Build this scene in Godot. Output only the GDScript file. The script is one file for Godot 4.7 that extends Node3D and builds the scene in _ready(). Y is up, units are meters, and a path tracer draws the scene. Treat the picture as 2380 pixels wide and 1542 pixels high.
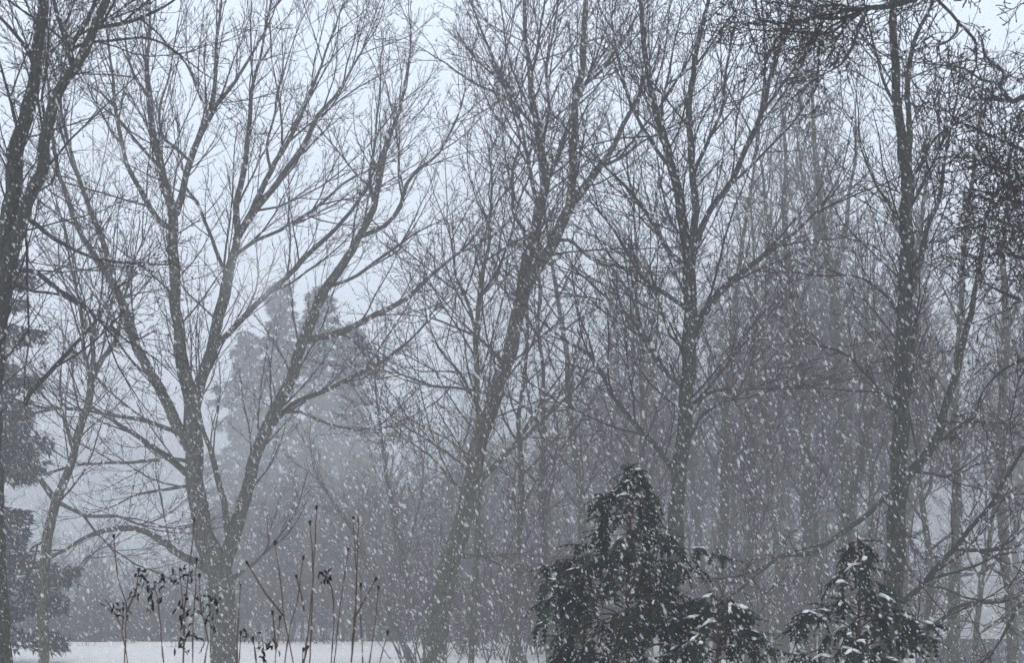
extends Node3D
# A garden edge in a snowstorm: bare trees, a few evergreens, dry stalks, haze and falling snow.

const FOCAL := 3966.0            # the lens in the pixels of a 2380 x 1542 tracing of the place
const EYE := Vector3(0, 1.7, 0)
var look := Basis(Vector3.RIGHT, deg_to_rad(9.0))
var rng := RandomNumberGenerator.new()
var M := {}
var tris := 0


class Tubes:
	var v := PackedVector3Array()
	var n := PackedVector3Array()
	var c := PackedColorArray()
	var i := PackedInt32Array()
	var tint := Color(1, 1, 1)

	func tube(p: PackedVector3Array, r: PackedFloat32Array, sides: int) -> void:
		var last := p.size() - 1
		var t := (p[1] - p[0]).normalized()
		var u := t.cross(Vector3(0.31, 0.12, 0.94))
		if u.length_squared() < 0.01:
			u = t.cross(Vector3.RIGHT)
		u = u.normalized()
		var start := v.size()
		var step := TAU / sides
		for k in last + 1:
			if k > 0:
				t = (p[mini(k + 1, last)] - p[k - 1]).normalized()
			u = (u - t * u.dot(t)).normalized()
			var w := t.cross(u)
			for s in sides:
				var d := u * cos(step * s) + w * sin(step * s)
				v.push_back(p[k] + d * r[k])
				n.push_back(d)
				c.push_back(tint)
		for k in last:
			var a := start + k * sides
			for s in sides:
				var e := (s + 1) % sides
				i.push_back(a + s); i.push_back(a + s + sides); i.push_back(a + e)
				i.push_back(a + e); i.push_back(a + s + sides); i.push_back(a + e + sides)

	func tri(a: Vector3, b: Vector3, d: Vector3, nn: Vector3) -> void:
		var s := v.size()
		v.push_back(a)
		if (b - a).cross(d - a).dot(nn) < 0.0:
			v.push_back(b); v.push_back(d)
		else:
			v.push_back(d); v.push_back(b)
		for k in 3:
			n.push_back(nn); c.push_back(tint); i.push_back(s + k)

	func blob(at: Vector3, b: Basis, rr: RandomNumberGenerator, rings := 4, sides := 7) -> void:
		var s := v.size()
		for k in rings + 1:
			var lat := PI * k / rings - PI / 2
			for j in sides:
				var lon := TAU * j / sides
				var d := Vector3(cos(lat) * cos(lon), sin(lat), cos(lat) * sin(lon))
				v.push_back(at + b * (d * rr.randf_range(0.8, 1.2)))
				n.push_back((b * d).normalized())
				c.push_back(tint)
		for k in rings:
			for j in sides:
				var e := (j + 1) % sides
				var a := s + k * sides
				i.push_back(a + j); i.push_back(a + e); i.push_back(a + j + sides)
				i.push_back(a + e); i.push_back(a + e + sides); i.push_back(a + j + sides)

	func mesh() -> ArrayMesh:
		var a := []
		a.resize(Mesh.ARRAY_MAX)
		a[Mesh.ARRAY_VERTEX] = v
		a[Mesh.ARRAY_NORMAL] = n
		a[Mesh.ARRAY_COLOR] = c
		a[Mesh.ARRAY_INDEX] = i
		var m := ArrayMesh.new()
		m.add_surface_from_arrays(Mesh.PRIMITIVE_TRIANGLES, a)
		return m


# ---------------------------------------------------------------- naming
var taken := {}

func numbered(called: String) -> String:
	taken[called] = taken.get(called, -1) + 1
	return called if taken[called] == 0 else "%s_%03d" % [called, taken[called]]

func tag(o: Node3D, label: String, category := "", group := "", kind := "") -> Node3D:
	if label: o.set_meta("label", label)
	if category: o.set_meta("category", category)
	if group: o.set_meta("group", group)
	if kind: o.set_meta("kind", kind)
	return o

func thing(called: String, label: String, category: String, at := Vector3.ZERO, group := "") -> Node3D:
	var o := Node3D.new()
	o.name = numbered(called)
	add_child(o)
	o.position = at
	return tag(o, label, category, group)

func part(called: String, b: Tubes, m: Material, parent: Node3D, kind := "") -> MeshInstance3D:
	# the tubes are in world coordinates: move them to the thing's own base
	var root: Node3D = parent
	var off := Vector3.ZERO
	while root != self and root != null:
		off += root.position
		root = root.get_parent() as Node3D
	if off != Vector3.ZERO:
		for k in b.v.size():
			b.v[k] -= off
	var o := MeshInstance3D.new()
	o.mesh = b.mesh()
	o.material_override = m
	if parent == self:
		o.name = numbered(called)
	else:
		var k := 0
		for ch in parent.get_children():
			if str(ch.name).begins_with(called): k += 1
		o.name = called if k == 0 else "%s_%03d" % [called, k]
	parent.add_child(o, true)
	if kind: o.set_meta("kind", kind)
	tris += b.i.size() / 3
	return o


# ---------------------------------------------------------------- materials
func mat(color: Color, rough := 0.95) -> StandardMaterial3D:
	var m := StandardMaterial3D.new()
	m.albedo_color = color.linear_to_srgb()
	m.roughness = rough
	m.metallic_specular = 0.25
	return m

func noise_tex(freq: float, lo: Color, hi: Color, seed_: int, size := 512) -> NoiseTexture2D:
	var f := FastNoiseLite.new()
	f.noise_type = FastNoiseLite.TYPE_SIMPLEX_SMOOTH
	f.seed = seed_
	f.frequency = freq
	f.fractal_octaves = 5
	var t := NoiseTexture2D.new()
	t.width = size; t.height = size
	t.seamless = true
	t.noise = f
	var g := Gradient.new()
	g.set_color(0, lo.linear_to_srgb()); g.set_color(1, hi.linear_to_srgb())
	g.set_offset(0, 0.25); g.set_offset(1, 0.75)
	t.color_ramp = g
	return t

func bark(lo: Color, hi: Color, seed_: int, scale_ := Vector3(2.2, 0.5, 2.2)) -> StandardMaterial3D:
	var m := mat(Color(1, 1, 1), 0.92)
	m.albedo_color = Color.WHITE
	m.albedo_texture = noise_tex(0.03, lo, hi, seed_)
	m.uv1_triplanar = true
	m.uv1_world_triplanar = true
	m.uv1_scale = scale_
	var f := FastNoiseLite.new()
	f.seed = seed_ + 7
	f.frequency = 0.05
	f.fractal_octaves = 4
	var t := NoiseTexture2D.new()
	t.width = 512; t.height = 512; t.seamless = true
	t.noise = f; t.as_normal_map = true; t.bump_strength = 10.0
	m.normal_enabled = true
	m.normal_texture = t
	m.normal_scale = 1.0
	return m

func materials() -> void:
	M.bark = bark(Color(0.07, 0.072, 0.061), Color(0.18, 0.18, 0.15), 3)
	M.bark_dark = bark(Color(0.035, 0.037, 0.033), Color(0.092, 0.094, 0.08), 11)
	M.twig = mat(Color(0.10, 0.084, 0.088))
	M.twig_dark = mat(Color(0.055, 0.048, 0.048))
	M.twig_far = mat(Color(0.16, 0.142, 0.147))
	M.needle = mat(Color(1, 1, 1))
	M.needle.albedo_color = Color.WHITE
	M.needle.vertex_color_use_as_albedo = true
	M.leaf = mat(Color(0.032, 0.022, 0.02))
	M.stalk = mat(Color(0.075, 0.048, 0.04))
	M.head = mat(Color(0.02, 0.014, 0.013))
	M.snow = mat(Color(0.86, 0.87, 0.88), 0.9)
	M.flake = mat(Color(0.9, 0.91, 0.92), 1.0)
	M.flake.backlight_enabled = true
	M.flake.backlight = Color(0.8, 0.8, 0.8)
	M.flake_lacy = mat(Color(0.9, 0.91, 0.92), 1.0)
	M.flake_lacy.transparency = BaseMaterial3D.TRANSPARENCY_ALPHA
	M.flake_lacy.albedo_color.a = 0.25
	M.flake_lacy.metallic_specular = 0.0
	M.flake_loose = M.flake_lacy.duplicate()
	M.flake_loose.albedo_color.a = 0.36
	var g := mat(Color(1, 1, 1), 0.9)
	g.albedo_color = Color.WHITE
	g.albedo_texture = noise_tex(0.012, Color(0.78, 0.79, 0.81), Color(0.88, 0.885, 0.89), 21)
	g.uv1_triplanar = true; g.uv1_world_triplanar = true
	g.uv1_scale = Vector3(0.12, 0.12, 0.12)
	M.ground = g
	M.wall = bark(Color(0.10, 0.105, 0.115), Color(0.19, 0.195, 0.21), 31, Vector3(0.6, 0.6, 0.6))


# ---------------------------------------------------------------- places
func at(x: float, y: float, depth: float) -> Vector3:
	return EYE + look * Vector3((x - 1190.0) / FOCAL, (771.0 - y) / FOCAL, -1.0) * depth

func ground_y(x: float, z: float) -> float:
	var d := -z
	var left := 1.0 - smoothstep(18.0, 30.0, x)
	var h := 0.06 * sin(x * 0.31 + 0.7) * sin(z * 0.17) + 0.02 * sin(x * 1.3 + z * 0.9)
	h -= left * 1.3 * smoothstep(74.5, 79.0, d)
	h += (1.0 - left) * 3.4 * smoothstep(80.0, 135.0, d)
	return h


# ---------------------------------------------------------------- growth
# kind of twig growth: ang (branching angle), trop (pull upwards), wig, d (branches per metre by level), l (length of the first level), q (ratio of the next), rmin, levels, bud
func grow(b: Tubes, pos: Vector3, dir: Vector3, length: float, r: float, lev: int, sp: Dictionary) -> void:
	var seg: int = [6, 4, 2, 1][mini(lev, 3)]
	var p := PackedVector3Array([pos])
	var rr := PackedFloat32Array([r])
	var step := length / seg
	var d := dir
	var dirs := [d]
	var rm: float = sp.rmin
	var wig: float = sp.wig
	for k in seg:
		d = (d + Vector3(rng.randf_range(-wig, wig), rng.randf_range(-wig, wig) + sp.trop * (0.4 + 0.6 * k / seg), rng.randf_range(-wig, wig))).normalized()
		p.push_back(p[k] + d * step)
		rr.push_back(maxf(rm, lerpf(r, r * 0.35, float(k + 1) / seg)))
		dirs.push_back(d)
	b.tube(p, rr, 4 if lev == 0 else 3)
	if sp.bud > 0.0 and lev >= 1 and rng.randf() < sp.bud:
		var e := p[seg]
		var s: float = rng.randf_range(0.006, 0.011) * sp.get("budsize", 1.0)
		b.tube(PackedVector3Array([e - d * s, e + d * s * 0.4, e + d * s * 2.2]), PackedFloat32Array([rm, s, 0.001]), 3)
	if lev + 1 >= sp.levels:
		return
	var dens: float = sp.d[mini(lev + 1, sp.d.size() - 1)]
	var count := int(length * dens + rng.randf())
	var side := rng.randf() * TAU
	for k in count:
		var t := lerpf(0.18, 1.0, (k + rng.randf()) / count)
		var f := t * seg
		var j := mini(int(f), seg - 1)
		var at_ := p[j].lerp(p[j + 1], f - j)
		side += 2.4 + rng.randf_range(-0.7, 0.7)
		var nd := turned(dirs[j + 1], sp.ang + rng.randf_range(-0.25, 0.25), side)
		var nl: float = length * sp.q * rng.randf_range(0.55, 1.15) * (1.15 - 0.6 * t)
		grow(b, at_, nd, nl, maxf(rm, lerpf(rr[j], rr[j + 1], f - j) * 0.6), lev + 1, sp)

func turned(d: Vector3, angle: float, around: float) -> Vector3:
	var u := d.cross(Vector3(0.2, 0.9, 0.37))
	if u.length_squared() < 0.02:
		u = d.cross(Vector3.RIGHT)
	u = u.normalized()
	var w := d.cross(u)
	return (d * cos(angle) + (u * cos(around) + w * sin(around)) * sin(angle)).normalized()


# ---------------------------------------------------------------- traced trees
var tr := {}   # the tree being built

func tree(called: String, label: String, depth: float, sp: Dictionary, bark_m: Material, twig_m: Material, seed_: int, trace: Array, group := "") -> Node3D:
	rng.seed = seed_
	tr = {"depth": depth, "sp": sp, "bark": bark_m, "twig": twig_m, "pts": [], "first": true}
	var p := at(trace[0], trace[1], depth)
	var q := at(trace[3], trace[4], depth)
	var d := (p - q).normalized()
	if d.y < -0.3 and p.y > 0.0:
		d *= p.y / -d.y * 0.5
		d += Vector3(0, -p.y * 0.5, 0)   # it straightens towards its foot
	else:
		d = Vector3(0, -p.y, 0)
	var foot := p + d
	foot.y = ground_y(foot.x, foot.z) - 0.1
	tr.root = thing(called, label, "tree", Vector3(foot.x, ground_y(foot.x, foot.z), foot.z), group)
	tr.foot = foot
	stem("trunk", trace, sp.get("s0", 0.35))
	tr.first = false
	return tr.root

func limb(trace: Array, dens := 1.0, dz := INF) -> void:
	stem("limb", trace, 0.12, dens, dz)

func stem(called: String, a: Array, s0: float, dens := 1.0, dz := INF) -> void:
	var depth: float = tr.depth
	var m := depth / FOCAL
	var cnt := a.size() / 3
	var start := depth
	if not tr.first:
		var best := INF
		for s in tr.pts:
			var e: float = (s.x - a[0]) ** 2 + (s.y - a[1]) ** 2
			if e < best:
				best = e; start = s.z
	var long := 0.0
	for k in cnt - 1:
		long += Vector2(a[3 * k + 3] - a[3 * k], a[3 * k + 4] - a[3 * k + 1]).length()
	if dz == INF:
		dz = rng.randf_range(-0.45, 0.45) * long * m * (0.2 if tr.first else 1.0)
	var path := PackedVector3Array()
	var rad := PackedFloat32Array()
	var done := 0.0
	if tr.first:
		var p0 := at(a[0], a[1], depth)
		var r0: float = a[2] * 0.5 * m
		path.push_back(tr.foot); rad.push_back(r0 * 1.9)
		path.push_back(tr.foot.lerp(p0, 0.18)); rad.push_back(r0 * 1.28)
		path.push_back(tr.foot.lerp(p0, 0.55)); rad.push_back(r0 * 1.08)
	var ph := rng.randf() * 50.0
	for k in cnt - 1:
		var i0 := maxi(k - 1, 0) * 3
		var i1 := k * 3
		var i2 := (k + 1) * 3
		var i3 := mini(k + 2, cnt - 1) * 3
		var l := Vector2(a[i2] - a[i1], a[i2 + 1] - a[i1 + 1]).length()
		var n := maxi(2, int(l / 22.0))
		for j in n + (1 if k == cnt - 2 else 0):
			var t := float(j) / n
			var x := cubic_interpolate(a[i1], a[i2], a[i0], a[i3], t)
			var y := cubic_interpolate(a[i1 + 1], a[i2 + 1], a[i0 + 1], a[i3 + 1], t)
			var w: float = lerpf(a[i1 + 2], a[i2 + 2], t)
			var s := (done + l * t) / long
			var z := start + dz * s
			var e := minf(s * 4.0, 1.0) * (2.0 + w * 0.06)
			x += sin(s * long * 0.045 + ph) * e * 0.55 + rng.randf_range(-0.4, 0.4) * e
			y += cos(s * long * 0.037 + ph * 1.7) * e * 0.5 + rng.randf_range(-0.4, 0.4) * e
			path.push_back(at(x, y, z))
			rad.push_back(maxf(0.004, w * 0.5 * m * rng.randf_range(0.94, 1.06)))
			tr.pts.push_back(Vector3(x, y, z))
		done += l
	var b := Tubes.new()
	b.tube(path, rad, 10 if a[2] > 16 else 7)
	var o := part(called, b, tr.bark, tr.root)
	# what grows from it
	var sp: Dictionary = tr.sp
	var tw := Tubes.new()
	var meters := 0.0
	for k in path.size() - 1:
		meters += path[k].distance_to(path[k + 1])
	var from := 3 if tr.first else 0
	var n_br := int(meters * sp.d[0] * dens)
	var side := rng.randf() * TAU
	for k in n_br:
		var t := lerpf(s0, 1.0, (k + rng.randf()) / n_br)
		var f := from + t * (path.size() - 1 - from)
		var j := mini(int(f), path.size() - 2)
		side += 2.4 + rng.randf_range(-0.8, 0.8)
		var axis := (path[j + 1] - path[j]).normalized()
		var r := rad[j]
		var l: float = sp.l * rng.randf_range(0.35, 1.15) * (1.2 - 0.55 * t)
		grow(tw, path[j].lerp(path[j + 1], f - j), turned(axis, sp.ang + rng.randf_range(-0.3, 0.4), side), l, clampf(l * 0.0085, sp.rmin, maxf(r * 0.6, sp.rmin)), 0, sp)
	var tip := path.size() - 1
	for k in 3:
		grow(tw, path[tip], turned((path[tip] - path[tip - 1]).normalized(), 0.15 + 0.2 * k, rng.randf() * TAU), sp.l * rng.randf_range(0.5, 0.9), maxf(rad[tip] * 0.75, sp.rmin), 0, sp)
	if tw.v.size():
		part("twigs", tw, tr.twig, o, "stuff")


# a bare tree without a tracing, for the woods behind
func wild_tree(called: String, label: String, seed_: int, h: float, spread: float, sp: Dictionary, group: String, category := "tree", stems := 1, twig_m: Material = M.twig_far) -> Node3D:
	rng.seed = seed_
	var root := thing(called, label, category, Vector3.ZERO, group)
	var starts := []
	for s in stems:
		var b := Tubes.new()
		var p := PackedVector3Array()
		var r := PackedFloat32Array()
		var az := rng.randf() * TAU
		var lean := Vector3(cos(az), 0, sin(az)) * (0.06 if stems == 1 else rng.randf_range(0.2, 0.75))
		var c := Vector3(0, -0.1, 0) + (Vector3.ZERO if stems == 1 else Vector3(cos(az), 0, sin(az)) * rng.randf_range(0.1, 0.8))
		var n := 12
		var hh := h * rng.randf_range(0.75, 1.0)
		var r0 := h * (0.011 if stems == 1 else 0.006)
		for k in n + 1:
			p.push_back(c)
			r.push_back(lerpf(r0, 0.012, pow(float(k) / n, 0.8)) * (1.5 if k == 0 else 1.0))
			c += (Vector3.UP + lean * (1.0 - 0.4 * k / n) + Vector3(rng.randf_range(-0.13, 0.13), 0, rng.randf_range(-0.13, 0.13))) * hh / n
		b.tube(p, r, 6)
		var o := part("trunk" if stems == 1 else "stem", b, M.bark, root)
		var tw := Tubes.new()
		var nl := int(h * (2.2 if stems == 1 else 3.0))
		for k in nl:
			var t := lerpf(0.28 if stems == 1 else 0.15, 1.0, (k + rng.randf()) / nl)
			var f := t * n
			var j := mini(int(f), n - 1)
			var l := h * spread * rng.randf_range(0.6, 1.1) * (1.15 - 0.75 * t)
			var d := turned(Vector3.UP, rng.randf_range(0.45, 0.95), k * 2.4 + rng.randf())
			grow(tw, p[j].lerp(p[j + 1], f - j), d, l, minf(r[j] * 0.6, l * 0.012 + 0.004), 0, sp)
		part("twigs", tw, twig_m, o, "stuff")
	return root

func copy(o: Node3D, label: String, group := "") -> Node3D:
	var c: Node3D = o.duplicate()
	c.name = numbered(str(o.name).rstrip("_0123456789"))
	add_child(c)
	c.set_meta("label", label)
	if group: c.set_meta("group", group)
	return c


# ---------------------------------------------------------------- conifers
func conifer(called: String, label: String, base: Vector3, h: float, half: float, boughs: int, tufts: int, size: float, color: Color, snowy: float, seed_: int, taper := 0.75, group := "") -> Node3D:
	rng.seed = seed_
	var root := thing(called, label, "conifer", base, group)
	var b := Tubes.new()
	b.tube(PackedVector3Array([base + Vector3(0, -0.1, 0), base + Vector3(0.03, h * 0.5, 0.02), base + Vector3(0, h, 0)]), PackedFloat32Array([h * 0.014, h * 0.008, 0.012]), 8)
	part("trunk", b, M.bark_dark, root)
	for k in boughs:
		var t := pow((k + rng.randf() * 0.8) / boughs, 0.85)     # 0 at the foot, 1 at the tip
		var y := h * lerpf(0.06, 0.985, t)
		var az := k * 2.4 + rng.randf_range(-0.4, 0.4)
		var l := half * pow(1.0 - t, taper) * rng.randf_range(0.3, 1.08) * (0.8 + 0.4 * sin(az * 2.0 + seed_) * sin(t * 17.0 + az)) + half * 0.04
		var out := Vector3(cos(az), 0, sin(az))
		var p := PackedVector3Array()
		var r := PackedFloat32Array()
		for j in 6:
			var s := j / 5.0
			p.push_back(base + Vector3(0, y, 0) + out * l * s + Vector3.UP * l * (0.22 * s - 0.5 * s * s + 0.22 * s * s * s * s))
			r.push_back(lerpf(0.012 + l * 0.008, 0.006, s))
		var m := Tubes.new()
		m.tint = Color(0.05, 0.045, 0.04)
		m.tube(p, r, 4)
		var cnt := int(tufts * (0.25 + 0.75 * l / half))
		for q in cnt:
			var s := sqrt(rng.randf()) * 0.98 + 0.02
			var f := s * 5.0
			var j := mini(int(f), 4)
			var across := out.cross(Vector3.UP) * rng.randf_range(-1, 1) * l * 0.34 * (1.15 - 0.75 * s)
			var c := p[j].lerp(p[j + 1], f - j) + across + Vector3.UP * rng.randf_range(-0.09, 0.05) * l - Vector3.UP * across.length() * 0.25
			var up := Vector3.UP * 0.25
			var lit := rng.randf() < snowy
			var tone := rng.randf_range(0.7, 1.35)
			m.tint = Color(0.62, 0.63, 0.65) * rng.randf_range(0.7, 1.0) if lit else Color(color.r * tone, color.g * tone, color.b * tone)
			if lit: c += Vector3.UP * size * 0.35
			for g in 3:
				var d := (out * rng.randf_range(0.2, 1.0) + across.normalized() * rng.randf_range(0.0, 0.9) + Vector3(rng.randf_range(-0.5, 0.5), rng.randf_range(-0.75, 0.15), rng.randf_range(-0.5, 0.5))).normalized()
				var w := d.cross(Vector3(rng.randf() - 0.5, 1, rng.randf() - 0.5)).normalized()
				var z := size * rng.randf_range(0.6, 1.3)
				var e := c + d * z
				var nn := w.cross(d).normalized()
				m.tri(c - w * z * 0.22, c + w * z * 0.22, e, nn if nn.y > 0 else -nn)
		part("bough", m, M.needle, root)
	return root


# a soft young evergreen with flat drooping sprays and snow on them
func cedar(called: String, label: String, base: Vector3, h: float, shape: Array, boughs: int, lean: float, seed_: int, snowy := 0.35, pad := 0.6) -> Node3D:
	rng.seed = seed_
	var root := thing(called, label, "evergreen", base)
	var b := Tubes.new()
	var p0 := PackedVector3Array()
	var r0 := PackedFloat32Array()
	for k in 11:
		var s := k / 10.0
		p0.push_back(base + Vector3(lean * s + 0.02 * sin(s * 9.0), h * s - 0.05, 0.02 * cos(s * 7.0)))
		r0.push_back(lerpf(0.035, 0.004, s))
	b.tube(p0, r0, 7)
	part("trunk", b, M.stalk, root)
	for k in boughs:
		var t := lerpf(0.3, 0.985, pow((k + rng.randf()) / boughs, 0.9))
		var half := 0.0
		for q in shape.size() - 1:       # pairs of (share of the height, half width)
			if t >= shape[q].x and t <= shape[q + 1].x:
				half = lerpf(shape[q].y, shape[q + 1].y, (t - shape[q].x) / (shape[q + 1].x - shape[q].x))
		var l := half * rng.randf_range(0.35, 1.22) + 0.03
		var az := k * 2.4 + rng.randf_range(-0.5, 0.5)
		var out := Vector3(cos(az), 0, sin(az))
		var f0 := t * 10.0
		var j0 := mini(int(f0), 9)
		var o := p0[j0].lerp(p0[j0 + 1], f0 - j0)
		var p := PackedVector3Array()
		var r := PackedFloat32Array()
		var rise := rng.randf_range(0.35, 0.8)
		for j in 7:
			var s := j / 6.0
			p.push_back(o + out * l * s + Vector3.UP * l * (rise * s - 0.62 * s * s) + Vector3(rng.randf_range(-1, 1), rng.randf_range(-1, 1), rng.randf_range(-1, 1)) * 0.012)
			r.push_back(lerpf(0.003 + l * 0.008, 0.0022, s))
		var st := Tubes.new()
		st.tube(p, r, 4)
		var bough := part("bough", st, M.stalk, root)
		var m := Tubes.new()
		var sn := Tubes.new()
		var clumps := int(1 + l * rng.randf_range(2.6, 5.5))
		for u in clumps:
			var s := lerpf(0.3, 1.0, pow((u + 0.6 + 0.4 * rng.randf()) / clumps, 0.7)) if l > 0.15 else 0.8
			var f := s * 6.0
			var j := mini(int(f), 5)
			var c := p[j].lerp(p[j + 1], minf(f - j, 1.0))
			var side := out.cross(Vector3.UP) * (1 if u % 2 == 0 else -1)
			var reach := rng.randf_range(0.4, 1.0) * minf(0.26, 0.06 + l * 0.5)
			var way := (out * rng.randf_range(0.5, 1.0) + side * rng.randf_range(0.1, 0.9) + Vector3(0, rng.randf_range(-0.1, 0.35), 0)).normalized()
			var q := PackedVector3Array()
			var qr := PackedFloat32Array()
			for v in 4:
				q.push_back(c); qr.push_back(0.0022)
				c += way * reach * 0.33
				way = (way + Vector3(0, -0.4, 0)).normalized()
			m.tint = Color(0.05, 0.036, 0.03)
			m.tube(q, qr, 3)
			for v in int(4 + reach * 30):
				var w := rng.randf() * 2.98
				var g := q[int(w)].lerp(q[int(w) + 1], w - int(w))
				var d := (way.slide(Vector3.UP) * rng.randf_range(-0.1, 0.8) + side * rng.randf_range(-0.7, 0.7) + out * rng.randf_range(-0.4, 0.7) + Vector3(0, rng.randf_range(-1.1, 0.2), 0)).normalized()
				spray(m, g, d, rng.randf_range(0.08, 0.2))
			if rng.randf() < snowy:
				for v in rng.randi_range(1, 3):
					var w := rng.randf() * 2.4
					var g := q[int(w)].lerp(q[int(w) + 1], w - int(w)) + Vector3(0, 0.010, 0)
					var x := (q[int(w) + 1] - q[int(w)]).normalized()
					var zz := x.cross(Vector3.UP).normalized()
					sn.blob(g, Basis(x * rng.randf_range(0.02, 0.075) * pad, zz.cross(x) * rng.randf_range(0.004, 0.011) * pad, zz * rng.randf_range(0.007, 0.018) * pad), rng, 4, 6)
		part("foliage", m, M.needle, bough, "stuff")
		if sn.v.size():
			part("snow", sn, M.snow, bough, "stuff")
	return root

func spray(m: Tubes, c: Vector3, d: Vector3, z: float) -> void:
	var tone := rng.randf_range(0.5, 1.7)
	m.tint = Color(0.020 * tone, 0.030 * tone, 0.024 * tone)
	if rng.randf() < 0.12:
		m.tint = Color(0.045, 0.035, 0.028) * rng.randf_range(0.6, 1.0)
	var w := d.cross(Vector3(rng.randf_range(-0.4, 0.4), 1, rng.randf_range(-0.4, 0.4))).normalized()
	var cur := c
	var dd := d
	for k in 4:
		var nx := cur + dd * z * 0.25
		var wd := z * 0.05
		var nn := w.cross(dd).normalized()
		m.tri(cur - w * wd * 0.6, cur + w * wd * 0.6, nx, nn)
		for s in [-1.0, 1.0]:
			var e: Vector3 = cur + (dd * 0.75 + w * s * 0.65 + Vector3(0, -0.28, 0)).normalized() * z * (0.42 - 0.06 * k) * rng.randf_range(0.8, 1.2)
			m.tri(cur, cur + dd * wd * 2.2, e, nn)
			m.tri(cur + dd * wd * 0.8, nx, e.lerp(nx, 0.25), nn)
		cur = nx
		dd = (dd + Vector3(0, -0.16, 0)).normalized()


# ---------------------------------------------------------------- dry stalks
func stalk(label: String, a: Array, depth := 7.0, head := true, leaves: Array = [], forks: Array = []) -> void:
	var m := depth / FOCAL
	var cnt := a.size() / 2
	var foot := at(a[2 * cnt - 2], a[2 * cnt - 1], depth)
	var prev := at(a[2 * cnt - 4], a[2 * cnt - 3], depth)
	var slope := (foot.x - prev.x) / maxf(0.05, prev.y - foot.y)
	foot.x += clampf(slope, -0.3, 0.3) * foot.y * 0.5
	foot.y = ground_y(foot.x, foot.z)
	var root := thing("dry_stalk", label, "dry stalk", foot, "dry stalks in the foreground")
	var z := rng.randf_range(-0.25, 0.25)
	var top := at(a[0], a[1], depth)
	var p := PackedVector3Array()
	var r := PackedFloat32Array()
	for k in cnt:
		var pt := at(a[2 * k], a[2 * k + 1], depth)
		pt.z += z * (pt.y / top.y)
		if k > 0:
			var o := p[p.size() - 1]
			var n := maxi(2, int(o.distance_to(pt) / 0.035))
			for j in range(1, n):
				p.push_back(o.lerp(pt, float(j) / n) + Vector3(rng.randf_range(-1, 1), 0, rng.randf_range(-1, 1)) * 0.0016)
				r.push_back(0.0)
		p.push_back(pt); r.push_back(0.0)
	p.push_back(foot + Vector3(0, -0.05, 0)); r.push_back(0.0)
	for k in p.size():
		r[k] = lerpf(0.0018, 0.0040, minf(1.0, (top.y - p[k].y) / 1.2)) * (1.55 if k % 5 == 3 else 1.0)
	var b := Tubes.new()
	b.tube(p, r, 6)
	part("stem", b, M.stalk, root)
	if head:
		seed_head(p[0], (p[0] - p[1]).normalized(), root)
	for f in forks:
		var q := PackedVector3Array()
		var rr := PackedFloat32Array()
		for k in f.size() / 2:
			var pt := at(f[2 * k], f[2 * k + 1], depth)
			pt.z += z * (pt.y / top.y) + 0.05 * (1.0 - float(k) / (f.size() / 2 - 1)) * (1 if f[0] > a[0] else -1)
			q.push_back(pt); rr.push_back(0.0022 + 0.0012 * k)
		var t := Tubes.new()
		t.tube(q, rr, 5)
		part("side_stem", t, M.stalk, root)
		seed_head(q[0], (q[0] - q[1]).normalized(), root)
	for l in leaves:                       # each: x, y, how far it reaches, how many leaves
		for k in int(ceil(l[3] * 0.7)):
			var t := Tubes.new()
			var c := at(l[0] + rng.randf_range(-1, 1) * l[2], l[1] + rng.randf_range(-1, 1) * l[2] * 1.2, depth)
			c.z += z * (c.y / top.y) + rng.randf_range(-0.04, 0.04)
			withered(t, c)
			part("leaf", t, M.leaf, root)

func seed_head(e: Vector3, d: Vector3, root: Node3D) -> void:
	var t := Tubes.new()
	t.tube(PackedVector3Array([e - d * 0.006, e + d * 0.004, e + d * 0.013, e + d * 0.016]), PackedFloat32Array([0.0022, 0.0055, 0.0066, 0.002]), 7)
	part("seed_head", t, M.head, root)

func withered(t: Tubes, c: Vector3) -> void:
	var d := Vector3(rng.randf_range(-0.6, 0.6), rng.randf_range(-1.0, 0.9), rng.randf_range(-0.5, 0.5)).normalized()
	var w := d.cross(Vector3(rng.randf_range(-1, 1), 0.2, rng.randf_range(-1, 1))).normalized()
	var n := w.cross(d)
	var l := rng.randf_range(0.018, 0.042)
	var cur := c
	var wide := 0.001
	for k in 4:                            # a narrow leaf, rolled and bent
		var nx := cur + d * l * 0.25
		var nw: float = [0.0045, 0.006, 0.004, 0.0006][k] * rng.randf_range(0.7, 1.1)
		var s := t.v.size()
		for q in [cur - w * wide + n * wide * 0.8, cur, cur + w * wide + n * wide * 0.8, nx - w * nw + n * nw * 0.8, nx, nx + w * nw + n * nw * 0.8]:
			t.v.push_back(q); t.n.push_back(n); t.c.push_back(Color.WHITE)
		for q in [0, 1, 3, 1, 4, 3, 1, 2, 4, 2, 5, 4]:
			t.i.push_back(s + q)
		cur = nx
		wide = nw
		d = (d + Vector3(rng.randf_range(-0.5, 0.5), -0.25, rng.randf_range(-0.5, 0.5))).normalized()
		w = (w - d * w.dot(d)).normalized()
		n = w.cross(d)


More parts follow.
